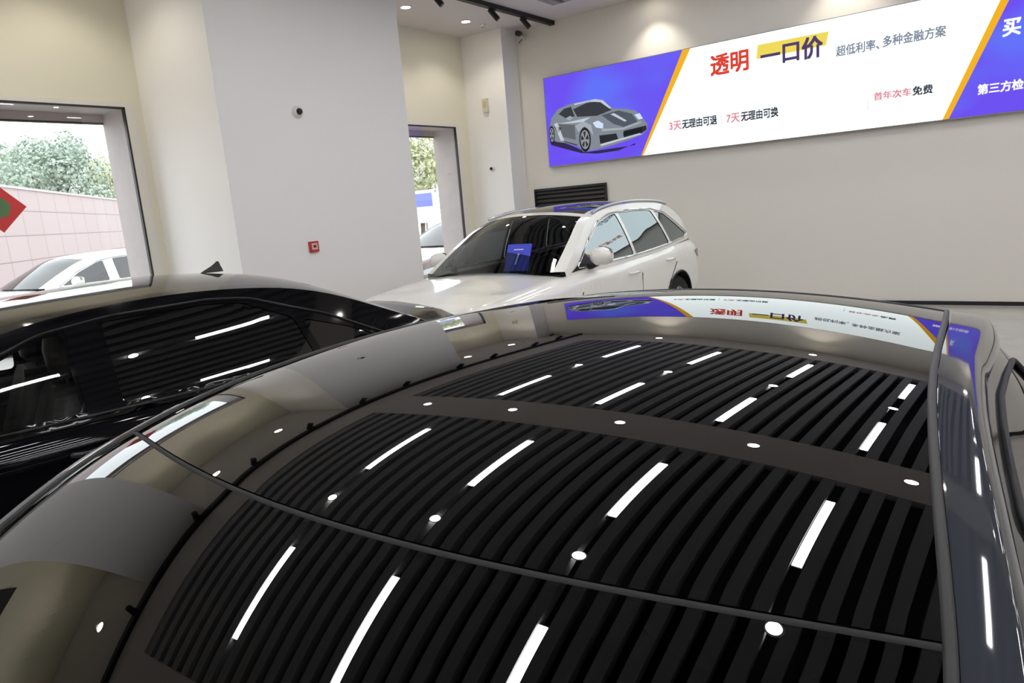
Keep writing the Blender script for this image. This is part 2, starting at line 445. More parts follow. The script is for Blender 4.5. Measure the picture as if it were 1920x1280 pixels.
def text(body, x, z, h, m, bold=0.0, width=None, y=None, shear=0.0, name='lettering'):
    c = bpy.data.curves.new('t', 'FONT'); c.body = body; c.size = h; c.resolution_u = 4; c.shear = shear
    o = bpy.data.objects.new('t', c); COL.objects.link(o)
    dg = bpy.context.evaluated_depsgraph_get(); me = bpy.data.meshes.new_from_object(o.evaluated_get(dg))
    bpy.data.objects.remove(o)
    xs = [v.co.x for v in me.vertices]; zs = [v.co.y for v in me.vertices]; k = (width / (max(xs) - min(xs))) if width else 1
    x0 = min(xs); z0 = min(zs); kz = h / (max(zs) - z0)
    for v in me.vertices:
        v.co = Vector(rel((x + (v.co.x - x0) * k, y if y else y4, z + (v.co.y - z0) * kz)))
    if bold:
        bm = bmesh.new(); bm.from_mesh(me); n = len(bm.verts); base = list(bm.verts)
        for dx, dz, dy in ((bold, 0, .0006), (0, bold, .0012), (bold, bold, .0018)):
            g = bmesh.ops.duplicate(bm, geom=[v for v in base] + [e for e in set(e for v in base for e in v.link_edges)] + [f for f in set(f for v in base for f in v.link_faces)])
            for v in [x for x in g['geom'] if isinstance(x, bmesh.types.BMVert)]: v.co += Vector((dx, dy, dz))
        bm.to_mesh(me); bm.free()
    me.materials.clear(); me.materials.append(m)
    q = bpy.data.objects.new(name, me); COL.objects.link(q); q.parent = sg; return q
RED = emit('print_red', (226, 72, 56), .95); INK = emit('print_ink', (92, 72, 120), .8); GREYT = emit('print_grey', (140, 148, 164), .9)
DARKT = emit('print_dark', (70, 74, 88), .8); PINK = emit('print_pink', (232, 150, 162), .95); PALE = emit('print_pale', (190, 200, 208), .95); WHT = emit('print_bright', (255, 255, 255), 1.0)
text('透明', -4.184, 3.42, .29, RED, .018, .565)
text('一口价', -3.43, 3.42, .28, INK, .017, .84)
text('超低利率、', -2.404, 3.385, .135, GREYT, .007, .53)
text('多种金融方案', -1.83, 3.40, .135, GREYT, .007, .715)
text('3天', -4.886, 2.715, .13, PINK, .009, .2)
text('无理由可退', -4.67, 2.715, .135, DARKT, .010, .56)
text('7天', -3.957, 2.705, .13, PINK, .009, .2)
text('无理由可换', -3.735, 2.705, .135, DARKT, .010, .54)
flat('divider_bar', [[(-4.038, 2.62), (-4.03, 2.62), (-4.03, 2.85), (-4.038, 2.85)], [(-2.0, 2.615), (-1.992, 2.615), (-1.992, 2.845), (-2.0, 2.845)]], PALE, y4)
text('首年次车', -1.93, 2.735, .10, PINK, .009, .44)
text('免费', -1.47, 2.73, .11, DARKT, .009, .225)
text('买', -.515, 3.27, .19, WHT, .012, .172)
text('第三方检测', -.75, 2.63, .12, WHT, .008, .58)
# printed sports car
def em(n, c, s=.9): return emit('print_' + n, c, s)
ART = [('car_shadow', [[(-7.17, 2.849), (-6.848, 2.756), (-6.428, 2.554), (-5.51, 2.566), (-5.489, 2.598), (-5.81, 2.513), (-6.221, 2.505), (-6.536, 2.548), (-7.14, 2.752)]], em('shade', (58, 46, 84)), y2),
 ('car_body', [[(-7.164, 3.004), (-7.101, 3.206), (-6.956, 3.34), (-6.732, 3.389), (-6.42, 3.396), (-6.181, 3.386), (-6.06, 3.351), (-5.868, 3.203), (-5.623, 3.16), (-5.461, 3.111), (-5.361, 3.005), (-5.263, 2.875), (-5.268, 2.783), (-5.357, 2.718), (-5.602, 2.663), (-5.905, 2.611), (-6.216, 2.576), (-6.374, 2.567), (-6.481, 2.56), (-6.582, 2.662), (-6.848, 2.756), (-7.012, 2.793), (-7.155, 2.847)]], em('silver', (138, 146, 156)), y3),
 ('car_glass', [[(-6.641, 3.296), (-6.37, 3.362), (-6.142, 3.355), (-6.003, 3.291), (-5.899, 3.182), (-6.178, 3.125), (-6.566, 3.161)], [(-6.94, 3.257), (-6.824, 3.331), (-6.681, 3.346), (-6.618, 3.177), (-6.793, 3.165)]], em('carglass', (62, 66, 72)), y4),
 ('car_hood', [[(-6.096, 3.123), (-5.771, 3.155), (-5.53, 3.071), (-5.432, 2.931), (-5.688, 2.879), (-5.883, 2.956)]], em('hood', (88, 96, 108)), y4),
 ('car_bumper', [[(-5.692, 2.819), (-5.283, 2.852), (-5.277, 2.784), (-5.404, 2.724), (-5.698, 2.708)], [(-6.159, 2.799), (-5.833, 2.794), (-5.799, 2.686), (-6.148, 2.657)]], em('intake', (48, 50, 58)), y4),
 ('car_door', [[(-6.954, 3.087), (-6.629, 3.036), (-6.627, 2.784), (-6.884, 2.86)]], em('door', (104, 110, 116)), y4),
 ('car_highlight', [[(-6.97, 3.10), (-6.72, 3.10), (-6.30, 3.12), (-6.45, 3.06), (-6.70, 3.07)], [(-6.62, 3.385), (-6.2, 3.40), (-6.05, 3.36), (-5.9, 3.215), (-5.93, 3.205), (-6.10, 3.335), (-6.3, 3.375), (-6.6, 3.36)], [(-7.05, 3.10), (-6.98, 3.12), (-6.86, 2.80), (-6.93, 2.80)], [(-5.923, 3.116), (-5.853, 3.124), (-5.624, 2.973), (-5.664, 2.961)], [(-6.15, 2.655), (-5.4, 2.745), (-5.36, 2.725), (-6.13, 2.62)]], em('shine', (206, 212, 220)), y5),
 ('car_headlamp', [[(-6.268, 3.024), (-6.163, 3.045), (-6.064, 2.98), (-6.08, 2.903), (-6.212, 2.937)], [(-5.483, 3.047), (-5.387, 3.059), (-5.334, 2.968), (-5.411, 2.961)]], em('lamp', (212, 226, 250), 1), y5),
 ('car_fender', [[(-6.62, 3.02), (-6.45, 3.07), (-6.30, 2.99), (-6.27, 2.80), (-6.33, 2.90), (-6.44, 2.99), (-6.56, 2.90)], [(-6.10, 2.90), (-5.70, 2.87), (-5.36, 2.93), (-5.38, 2.90), (-5.70, 2.84), (-6.10, 2.86)]], em('fender', (176, 182, 190)), y5),
 ('car_side_intake', [[(-7.06, 3.07), (-6.90, 3.02), (-6.98, 2.93)], [(-6.60, 2.70), (-6.86, 2.79), (-6.86, 2.775), (-6.60, 2.68)]], em('sideintake', (58, 62, 70)), y5),
 ('car_plate', [[(-5.70, 2.80), (-5.36, 2.83), (-5.36, 2.765), (-5.70, 2.735)]], em('plate', (34, 36, 42)), y6),
 ('car_mirror', [[(-6.804, 3.166), (-6.703, 3.197), (-6.652, 3.155), (-6.731, 3.121)]], em('mirror', (170, 178, 186)), y5)]
for n, p, m, y in ART: flat(n, p, m, y)
def ell(cx, cz, rx, rz, n=22): return [(cx + rx * math.cos(2 * math.pi * k / n), cz + rz * math.sin(2 * math.pi * k / n)) for k in range(n)]
wheels = [(-6.44, 2.765, .115, .205), (-7.11, 2.925, .06, .155)]
for wq in wheels:
  flat('car_wheel', [ell(*wq)], em('tyre', (40, 40, 46)), y4)
  flat('car_rim', [ell(wq[0], wq[1], wq[2] * .78, wq[3] * .78)], em('rim', (150, 156, 160)), y5)
  flat('car_rim_gap', [[(cx + rx * r * math.cos(t + dt), cz + rz * r * math.sin(t + dt)) for r, dt in ((.2, -.3), (.68, -.32), (.68, .32), (.2, .3))] for cx, cz, rx, rz in [wq] for t in [2 * math.pi * k / 5 + .3 for k in range(5)]], em('rimgap', (52, 54, 60)), y6)

# ------------------------------------------------------------------ small wall things
v = empty('air_vent', (-6.87, YS, 1.75)); tag(v, 'black louvred air vent in the wall behind the white car', 'vent')
b = MB(); b.box(-.755, .755, -.035, 0, .22, .26); b.box(-.755, .755, -.035, 0, -.26, -.22); b.box(-.755, -.72, -.035, 0, -.22, .22); b.box(.72, .755, -.035, 0, -.22, .22); b.build('frame', BLACKP, v)
b = MB(); b.box(-.72, .72, -.004, 0, -.22, .22); b.build('backing', VOID, v)
b = MB()
for k in range(6):
    z = -.19 + k * .076; b.add([(-.72, -.03, z - .022), (.72, -.03, z - .022), (.72, -.006, z + .02), (-.72, -.006, z + .02), (-.72, -.026, z - .026), (.72, -.026, z - .026), (.72, -.002, z + .016), (-.72, -.002, z + .016)], [(0, 1, 2, 3), (7, 6, 5, 4), (0, 4, 5, 1), (3, 2, 6, 7), (0, 3, 7, 4), (1, 5, 6, 2)])
b.build('louvre', mat('vent_slat', (34, 32, 34), .5), v)
def round_sensor(name, loc, axis, label, cat, r=.05):
    o = empty(name, loc); tag(o, label, cat); s = 1
    b = MB(); sgn = {'x': 1, 'y': -1}[axis]
    b.lathe([(r * 1.15, 0), (r * 1.15, sgn * .015), (r, sgn * .03), (r * .7, sgn * .04)], axis, 20); b.build('base', WHITEP, o, 40)
    b = MB(); b.lathe([(r * .62, sgn * .04), (r * .6, sgn * .055), (r * .4, sgn * .075), (.002, sgn * .082)], axis, 20); b.build('lens', BLACKP, o, 40); return o
round_sensor('security_camera', (-7.17, 5.645, 3.045), 'x', 'round camera with black lens high on the broad grey column', 'camera', .062)
round_sensor('motion_sensor', (-8.225, 10.72, 2.45), 'y', 'small round sensor low on the corner column face', 'sensor', .045)
o = empty('fire_call_point', (-7.17, 5.617, 1.46)); tag(o, 'small red fire call point on the broad grey column', 'fire alarm')
b = MB(); b.box(0, .03, -.065, .065, -.065, .065); b.build('housing', mat('alarm_red', (190, 52, 46), .4), o)
b = MB(); b.box(.03, .034, -.042, .042, -.035, .042); b.build('panel', mat('alarm_panel', (226, 190, 184), .4), o)
b = MB(); b.box(.034, .037, -.02, .02, -.012, .02); b.build('button', mat('alarm_dot', (90, 26, 24), .4), o)
o = empty('emergency_light', (-8.25, 10.72, 3.57)); tag(o, 'beige emergency light box above the sensor on the corner column', 'emergency light')
b = MB(); b.box(-.055, .055, -.05, 0, -.12, .12); b.build('housing', mat('beige_plastic', (216, 210, 196), .5), o)
b = MB(); b.box(-.045, .03, -.054, -.05, -.04, .08); b.build('lens', mat('amber_lens', (204, 188, 154), .3), o)
o = empty('surveillance_camera', (-7.62, YS, 4.66)); tag(o, 'bracketed bullet camera in the corner under the ceiling', 'camera')
b = MB(); b.lathe([(.05, 0), (.05, -.02), (.03, -.03)], 'y', 16); b.build('mount', WHITEP, o, 40)
b = MB(); b.tube([(0, -.02, 0), (.02, -.10, -.01), (.05, -.16, .02)], .014, n=8); b.build('bracket', WHITEP, o, 40)
b = MB(); b.tube([(.00, -.12, .06), (.08, -.30, .03)], .048, n=16); b.build('camera_body', BLACKP, o, 40)
b = MB(); b.tube([(-.1, -.02, -.06), (-.06, -.06, -.06), (.0, -.05, -.02)], .012, n=6); b.build('cable', mat('cable_grey', (120, 118, 116), .5), o)
o = empty('smoke_detector', (-7.83, 10.26, ZC)); tag(o, 'small white smoke detector on the ceiling near the corner', 'smoke detector')
b = MB(); b.lathe([(.05, 0), (.05, -.02), (.035, -.04), (.02, -.045)], 'z', 20); b.build('housing', WHITEP, o, 40)
b = MB(); b.lathe([(.018, -.045), (.014, -.055)], 'z', 12); b.build('sensor', mat('det_grey', (120, 118, 116), .5), o)
# red diamond sticker on the window
o = empty('window_sticker', (XL - .012, 2.93, 2.165)); tag(o, 'red paper diamond with a green disc stuck on the window pane', 'sticker')
b = MB(); h = .255; b.add([(0, -h, 0), (0, 0, -h), (0, h, 0), (0, 0, h), (.002, -h, 0), (.002, 0, -h), (.002, h, 0), (.002, 0, h)], [(3, 2, 1, 0), (4, 5, 6, 7), (0, 1, 5, 4), (1, 2, 6, 5), (2, 3, 7, 6), (3, 0, 4, 7)]); b.build('sheet', mat('sticker_red', (214, 60, 60), .5), o)
b = MB(); b.lathe([(.105, .002), (.105, .004)], 'x', 24); b.build('disc', mat('sticker_green', (92, 128, 84), .5), o)

# ------------------------------------------------------------------ cars
CS = 1.08
def wheel(root, x, y, r=.34, wd=.235, side=1):
    """side +1: outer face towards +x"""
    b = MB(); s = side
    b.lathe([(r * .66, -wd / 2), (r * .93, -wd / 2), (r, -wd * .36), (r, wd * .36), (r * .93, wd / 2), (r * .66, wd / 2), (r * .64, wd * .3), (r * .64, -wd * .3)], 'x', 40, caps=False)
    t = b.build('wheel', RUBBER, root, 40); t.location = (x * CS, y * CS, r * CS); t.scale = (CS,) * 3
    b = MB(); b.lathe([(r * .66, s * wd * .47), (r * .62, s * wd * .42), (r * .60, s * wd * .1), (r * .6, -s * wd * .3)], 'x', 40, caps=False)
    for k in range(5):
        for da in (-.16, .16):
            a = 2 * math.pi * k / 5 + da; p = [(s * wd * .40, r * .12 * math.cos(a), r * .12 * math.sin(a)), (s * wd * .44, r * .63 * math.cos(a + da * .6), r * .63 * math.sin(a + da * .6))]
            b.tube(p, r * .05, n=6)
    b.lathe([(r * .17, s * wd * .3), (r * .17, s * wd * .45), (r * .1, s * wd * .48)], 'x', 20)
    b.build('rim', ALLOY, t, 40)
    b = MB(); b.lathe([(.001, s * wd * .08), (r * .62, s * wd * .06)], 'x', 24, caps=False); b.build('brake_disc', mat('brake_dark', (30, 30, 32), .6), t)
    return t

def seat(root, x, y, zb, m, m2=None):
    b = MB(); ww = .25
    P = []
    for z, yy, hw in ((zb - .45, .0, ww), (zb - .2, .05, ww), (zb, .12, ww * .95), (zb + .12, .16, ww * .8), (zb + .16, .17, ww * .55)):
        P.append([(x + a * hw, y + yy + c, z) for a, c in ((-1, 0), (-.8, -.06), (-.4, -.04), (.4, -.04), (.8, -.06), (1, 0), (.9, .1), (-.9, .1), (-1, 0))])
    b.grid([[tuple(CS * q for q in p) for p in row] for row in P]); b.add([tuple(CS * q for q in p) for p in P[-1][:-1]], [tuple(range(8))])
    s = b.build('seat', m, root, 60)
    b = MB(); P = []
    for z, hw, th in ((zb + .19, .09, .035), (zb + .22, .13, .06), (zb + .32, .14, .065), (zb + .385, .11, .05), (zb + .40, .05, .02)):
        P.append([(x + hw * math.cos(t), y + .18 + th * math.sin(t), z) for t in [2 * math.pi * k / 16 for k in range(17)]])
    b.grid([[tuple(CS * q for q in p) for p in row] for row in P]); b.add([tuple(CS * q for q in p) for p in P[-1][:-1]], [tuple(range(16))])
    b.tube([tuple(CS * q for q in p) for p in ((x - .05, y + .18, zb + .12), (x - .05, y + .18, zb + .22))], .008 * CS); b.tube([tuple(CS * q for q in p) for p in ((x + .05, y + .18, zb + .12), (x + .05, y + .18, zb + .22))], .008 * CS)
    b.build('headrest', m2 or m, s, 50)

FR = (1, .97, .925, .86, .62, .45, .30, .10, 0)
def side_profile(sp, y):
    """half cross-section of the flank, shoulder to sill: (x, z)"""
    W = interp(sp['W'], y); wb = interp(sp['wb'], y); zz = min(interp(sp['zb'], y), interp(sp['deck'], y)) - .003; lo = interp(sp['lo'], y)
    X = (wb * .99, wb + (W - wb) * .42, wb + (W - wb) * .74, wb + (W - wb) * .93, W, W * .995, W * .985, W * .95, W * .90)
    return [(x, lo + (zz - lo) * f) for x, f in zip(X, FR)]
def side_x(sp, y, z):
    P = side_profile(sp, y)
    if z >= P[0][1]: return P[0][0]
    for (xa, za), (xb, zb) in zip(P, P[1:]):
        if z >= zb: return xb + (xa - xb) * (z - zb) / (za - zb)
    return P[-1][0]
def lower_body(root, sp, paint):
    ys = []; y = sp['yf']
    while y < sp['yr'] - .05: ys.append(y); y += .09
    ys.append(sp['yr']); c0, c1 = sp['cab']; ys = [q for q in ys if min(abs(q - c0), abs(q - c1)) > .03] + [c0 - .01, c0 + .01, c1 - .01, c1 + .01]; ys = sorted(ys)
    b = MB(); sc = lambda x, y, z: (x * CS, y * CS, z * CS)
    P = []; cab = []; cr = sp.get('crown', .05)
    for y in ys:
        wb = interp(sp['wb'], y); zd = interp(sp['deck'], y); sx, szz = side_profile(sp, y)[0]; c = c0 < y < c1
        if c: h = [(0, szz - .42), (wb * .5, szz - .42), (wb * .88, szz - .42), (wb * .93, szz - .03), (wb * .96, szz - .004), (sx, szz)]
        else: h = [(0, zd), (wb * .4, zd - cr * .15), (wb * .75, zd - cr * .5 if zd - cr * .5 > szz else zd - (zd - szz) * .5), (wb * .90, szz + .012), (wb * .96, szz + .006), (sx, szz)]
        P.append([sc(-x, y, z) for x, z in h[:0:-1]] + [sc(x, y, z) for x, z in h]); cab.append(c)
    n = len(P[0]); v = [p for q in P for p in q]; o = len(b.v); b.v += v
    for i in range(len(P) - 1):
        for k in range(n - 1):
            b.f.append((i * n + k, i * n + k + 1, (i + 1) * n + k + 1, (i + 1) * n + k)); t = min(k, n - 2 - k)
            b.mi.append(1 if (cab[i] or cab[i + 1]) and t > 0 else 0)
    top_y = ys; ra = sp['arch']; wr = sp['wr']
    outl = [(y, side_profile(sp, y)[3][1]) for y in ys] + [(y, interp(sp['lo'], y)) for y in ys[::-1]]
    cuts = [[(ay + ra * math.cos(2 * math.pi * k / 48), wr + ra * math.sin(2 * math.pi * k / 48)) for k in range(48)] for ay in sp['axles']]
    for s in (-1, 1):
        b.grid([[sc(s * x, y, z) for x, z in side_profile(sp, y)[:4]] for y in ys], flip=(s > 0))
        b.poly(outl, lambda y, z: sc(s * side_x(sp, y, z), y, z), cuts, (.09, .07), flip=(s < 0))
        for ay in sp['axles']:      # wheel housings
            G = []
            for k in range(25):
                a = math.pi * (1.12 - 1.24 * k / 24); yy, zz = ay + ra * math.cos(a), wr + ra * math.sin(a)
                G.append([sc(s * side_x(sp, yy, max(zz, interp(sp['lo'], yy))) * .999, yy, zz), sc(s * .56, yy, zz)])
            b.grid(G, 2); q = [g[1] for g in G]; b.add(q, [tuple(range(len(q)))], 2)
    for y, fl in ((sp['yf'], 1), (sp['yr'], -1)):
        sidep = side_profile(sp, y); k = 0 if fl > 0 else len(P) - 1
        ring = P[k] + [sc(x, y, z) for x, z in sidep[1:]] + [sc(-x, y, z) for x, z in sidep[:0:-1]]
        b.add(ring, [tuple(range(len(ring)))[::fl]])
    G = [[sc(-interp(sp['W'], y) * .9, y, interp(sp['lo'], y)), sc(-.57, y, interp(sp['lo'], y)), sc(.57, y, interp(sp['lo'], y)), sc(interp(sp['W'], y) * .9, y, interp(sp['lo'], y))] for y in ys]
    for i in range(len(ys) - 1):
        ym = .5 * (ys[i] + ys[i + 1]); near = any(abs(ym - ay) < ra for ay in sp['axles'])
        for k in range(3):
            if near and k != 1: continue
            b.add([G[i][k], G[i][k + 1], G[i + 1][k + 1], G[i + 1][k]], [(0, 1, 2, 3)], 2)
    o = b.build('body', [paint, INTER, VOID], root, None, out=False)
    bm = bmesh.new(); bm.from_mesh(o.data); bmesh.ops.remove_doubles(bm, verts=bm.verts, dist=.0008)
    bmesh.ops.recalc_face_normals(bm, faces=bm.faces); bm.to_mesh(o.data); bm.free()
    o.data.shade_smooth(); o.data.set_sharp_from_angle(angle=math.radians(32))
    for ay in sp['axles']:
        for s in (-1, 1):
            b = MB(); b.tube([sc(s * (side_x(sp, yy, zz) + .002), yy, zz) for yy, zz in [(ay + ra * math.cos(a), wr + ra * math.sin(a)) for a in [math.pi * (1.1 - 1.2 * k / 32) for k in range(33)]]], .012 * CS, n=6)
            b.build('arch_trim', paint if paint is not PWHITE else BLACKP, root, 60)
            wheel(root, s * (interp(sp['W'], ay) - .15), ay, sp['wr'], side=s)
    return o

def greenhouse(root, sp, paint, glass_roof=False, side_glass=None, rear_glass=DGLASS, front_glass=WGLASS, trim=BLACKP, pillar=None):
    R = catmull(sp['rail'], 6); K = len(R); hd, rh = sp['hd'] * 6, sp['rh'] * 6
    zb = sp['zb']; lean = sp['lean']
    def xs(y, z):
        b0 = interp(zb, y); t = max(0, z - b0); return interp(sp['wb'], y) - t * lean - sp.get('bulge', .10) * t * t + .012
    def top(s, i):
        yr, zr, yc, zc = R[i]; x = xs(yr, zr)
        q = abs(s) ** 2.2
        return ((s * x) * CS, (yc + (yr - yc) * q) * CS, (zc + (zr - zc) * q) * CS)
    def patch(name, s0, s1, i0, i1, m, par=root, ns=14, off=0.0):
        b = MB(); P = []
        for i in range(i0, i1 + 1):
            row = []
            for k in range(ns + 1):
                p = top(s0 + (s1 - s0) * k / ns, i); row.append((p[0], p[1], p[2] + off))
            P.append(row)
        b.grid(P); return b, name, m, par
    def go(t): b, n, m, par = t; return b.build(n, m, par, 50)
    S = sp.get('sg', .90)
    # roof and pillars one skin
    b = MB()
    for s0, s1 in ((-1, -S), (S, 1)):
        for i0, i1 in ((0, hd), (hd, rh), (rh, K - 1)):
            b2 = patch('', s0, s1, i0, i1, None, ns=3)[0]; b.add(b2.v, b2.f)
    if not glass_roof:
        b2 = patch('', -S, S, hd, rh, None)[0]; b.add(b2.v, b2.f)
    else:
        b2 = patch('', -S, S, hd, hd + 1, None)[0]; b.add(b2.v, b2.f); b2 = patch('', -S, S, rh - 1, rh, None)[0]; b.add(b2.v, b2.f)
    # side skin with window holes
    rail = [(r[0], r[1]) for r in R]
    belt = [(y, interp(zb, y) - .012) for y in [R[-1][0] + (R[0][0] - R[-1][0]) * k / 30 for k in range(31)]]
    outline = rail + [p for p in belt if True]
    holes = [densify(rounded(q, .03), .05) for q in sp['win']]
    for s in (-1, 1):
        b.poly(outline, lambda y, z: (s * xs(y, z) * CS, y * CS, z * CS), holes, (.12, .09), flip=(s < 0))
    bm = b.build('roof', paint, root, 40)
    for s in (-1, 1):   # soft rail edge
        pass
    if glass_roof: go(patch('roof_glass', -S, S, hd + 1, rh - 1, DGLASS))
    go(patch('windscreen', -S, S, 0, hd, front_glass)); go(patch('rear_window', -S, S, rh, K - 1, rear_glass))
    for s in (-1, 1):
        for k, q in enumerate(holes):
            b = MB(); b.poly(q, lambda y, z: (s * (xs(y, z) - .006) * CS, y * CS, z * CS), (), (.1, .08), flip=(s < 0))
            b.build('side_window', side_glass[k], root, 60)
        if 'dlo' in sp:
            d = densify(rounded(sp['dlo'], .05), .05)
            b = MB(); b.tube([(s * (xs(y, z) + .002) * CS, y * CS, z * CS) for y, z in d], (.010 if trim is CHROME else .007) * CS, True, 6); b.build('window_trim', trim, root, 60)
        if pillar:
            for q in pillar:
                b = MB(); b.poly(densify(q, .08), lambda y, z: (s * (xs(y, z) + .004) * CS, y * CS, z * CS), (), None, flip=(s < 0)); b.build('pillar_cover', PBLACK, root, 60)
    return xs, top, R

def handle(root, xs_, y, z, m):
    for s in (-1, 1):
        x = xs_ * s
        b = MB(); b.tube([(CS * x, CS * (y - .10), CS * z), (CS * (x + s * .03), CS * (y - .07), CS * z), (CS * (x + s * .03), CS * (y + .07), CS * z), (CS * x, CS * (y + .10), CS * z)], .013 * CS, n=8); b.build('door_handle', m, root, 60)
def seam(root, W, pts, m=VOID):
    for s in (-1, 1):
        b = MB(); b.tube([(CS * s * W(y, z), CS * y, CS * z) for y, z in pts], .004 * CS, n=4); b.build('door_seam', m, root)
def mirror(root, x, y, z, m, sides=(-1, 1), k=1.0):
    for s in sides:
        b = MB(); P = []
        for t, (dx, ry, rz) in enumerate(((0, .02, .03), (.015, .05, .065), (.06, .065, .085), (.13, .07, .085), (.18, .055, .065), (.2, .02, .025))):
            P.append([(CS * (x + .07 + dx * k) * s, CS * (y + (-.02 if a > math.pi else .02) + ry * math.sin(a) * (1.3 if math.sin(a) < 0 else .6)), CS * (z + .03 + rz * math.cos(a))) for a in [2 * math.pi * q / 16 for q in range(17)]])
        b.grid(P); b.add(P[0][:-1], [tuple(range(16))]); b.add(P[-1][:-1], [tuple(range(15, -1, -1))])
        h = b.build('wing_mirror', m, root, 60)
        b = MB(); b.tube([(CS * s * (x - .03), CS * y, CS * (z - .07)), (CS * s * (x + .05), CS * y, CS * (z - .06)), (CS * s * (x + .12), CS * y, CS * (z - .03))], [.035 * CS, .03 * CS, .03 * CS], n=8); b.build('mirror_stem', BLACKP, h, 60)
        b = MB(); yy = y + .062; b.add([(CS * s * (x + .09), CS * yy, CS * (z - .03)), (CS * s * (x + .24), CS * yy, CS * (z - .03)), (CS * s * (x + .24), CS * yy, CS * (z + .09)), (CS * s * (x + .09), CS * yy, CS * (z + .09))], [(0, 1, 2, 3)]); b.build('mirror_glass', CHROME, h)

def skin_patch(root, sp, name, outline, m, off=.005):
    for s in (-1, 1):
        b = MB(); b.poly(densify(outline, .05), lambda y, z: (s * (side_x(sp, y, z) + off) * CS, y * CS, z * CS), (), (.08, .04), flip=(s < 0)); b.build(name, m, root, 50)
def face_front(root, sp):
    yf = sp['yf']; zt = interp(sp['zb'], yf); w0 = interp(sp['W'], yf)
    skin_patch(root, sp, 'head_lamp', [(yf + .004, zt - .10), (yf + .004, zt - .03), (yf + .2, zt + .02), (yf + .42, zt + .05), (yf + .30, zt - .05)], LENS)
    zg = zt - .20
    b = MB(); b.box(-CS * .44, CS * .44, CS * (yf - .015), CS * (yf + .02), CS * (zg - .10), CS * (zg + .14)); g = b.build('grille', BLACKP, root)
    b = MB()
    for k in range(5): b.box(-CS * .42, CS * .42, CS * (yf - .025), CS * (yf - .012), CS * (zg - .07 + k * .045), CS * (zg - .058 + k * .045))
    b.build('grille_bar', CHROME, g)
    lo = interp(sp['lo'], yf); b = MB(); b.box(-CS * .5, CS * .5, CS * (yf - .01), CS * (yf + .02), CS * (lo + .03), CS * (lo + .09)); b.build('lower_intake', BLACKP, root)
def face_rear(root, sp):
    yr = sp['yr']; zt = interp(sp['zb'], yr)
    skin_patch(root, sp, 'tail_lamp', [(yr - .004, zt - .14), (yr - .004, zt - .03), (yr - .2, zt - .02), (yr - .36, zt - .04), (yr - .2, zt - .12)], RLENS)
    lo = interp(sp['lo'], yr); b = MB(); b.box(-CS * .5, CS * .5, CS * (yr - .02), CS * (yr + .012), CS * (lo + .02), CS * (lo + .1)); b.build('rear_diffuser', BLACKP, root)

# --- white SUV
suv = empty('suv', (-4.6, 6.73, ZF)); tag(suv, 'white SUV parked in front of the wall with the light box sign', 'car')
SU = dict(yf=-2.25, yr=2.36, cab=(-.88, 2.1), axles=(-1.435, 1.435), wr=.365, arch=.42,
    W=[(-2.25, .70), (-2.1, .84), (-1.7, .92), (-1.0, .945), (1.4, .945), (2.0, .90), (2.2, .85), (2.36, .72)],
    wb=[(-2.25, .62), (-2.1, .76), (-1.7, .82), (-1.0, .83), (-.2, .855), (.8, .865), (1.4, .85), (2.0, .79), (2.36, .70)],
    deck=[(-2.25, .70), (-2.15, .86), (-2.0, .92), (-1.5, .99), (-1.0, 1.055), (2.1, 1.1), (2.3, 1.05), (2.36, .95)],
    zb=[(-2.25, .70), (-2.15, .86), (-2.0, .90), (-1.5, .955), (-1.0, 1.0), (-.6, 1.02), (0, 1.02), (1, 1.055), (1.7, 1.10), (2.1, 1.12), (2.36, 1.0)],
    lo=[(-2.25, .30), (-1.8, .22), (1.8, .24), (2.36, .34)], crown=.07, lean=.28, bulge=.30,
    rail=[(-.84, 1.05, -1.02, 1.06), (-.45, 1.29, -.62, 1.32), (-.06, 1.49, -.20, 1.555), (.45, 1.575, .42, 1.63), (1.1, 1.585, 1.1, 1.64), (1.75, 1.52, 1.82, 1.575), (2.08, 1.30, 2.18, 1.32), (2.28, 1.05, 2.36, 1.06)], hd=2, rh=5, sg=.88,
    win=[[(-.58, 1.07), (-.28, 1.27), (.02, 1.425), (.32, 1.49), (.44, 1.50), (.46, 1.075)],
         [(.51, 1.075), (.50, 1.505), (1.0, 1.505), (1.24, 1.49), (1.36, 1.115)],
         [(1.41, 1.12), (1.30, 1.485), (1.52, 1.44), (1.98, 1.18), (1.9, 1.15)]],
    dlo=[(-.64, 1.055), (-.30, 1.285), (.0, 1.44), (.32, 1.508), (.7, 1.525), (1.26, 1.51), (1.55, 1.455), (2.04, 1.175), (1.9, 1.135), (1.0, 1.085), (.3, 1.06)])
lower_body(suv, SU, PWHITE)
xs_s, top_s, R_s = greenhouse(suv, SU, PWHITE, True, [FILMG, FILMD, FILMD], DGLASS, WGLASS, CHROME)
for s in (-1, 1):
    b = MB(); b.tube([(CS * s * (xs_s(r[0], r[1]) - .01), CS * r[0], CS * (r[1] + .022)) for r in R_s[13:31]], .016 * CS, n=8); b.build('roof_rail', ALLOY, suv, 60)
Ws = lambda y, z: side_x(SU, y, z) + .003
handle(suv, .945, .28, .905, PWHITE); handle(suv, .935, 1.18, .945, PWHITE)
seam(suv, Ws, [(-.75, .35), (-.78, .7), (-.72, .85)]); seam(suv, Ws, [(.47, .32), (.47, .6), (.48, .88)]); seam(suv, Ws, [(1.0, .35), (1.15, .7), (1.36, .90)])
mirror(suv, .83, -.44, 1.115, PWHITE, k=1.0)
face_front(suv, SU); face_rear(suv, SU)
for s in (-1, 1):
    b = MB(); b.poly(densify([(-.76, 1.03), (-.62, 1.085), (-.45, 1.20), (-.36, 1.05)], .06), lambda y, z: (s * (xs_s(y, z) + .006) * CS, y * CS, z * CS), flip=(s < 0)); b.build('mirror_mount', BLACKP, suv)
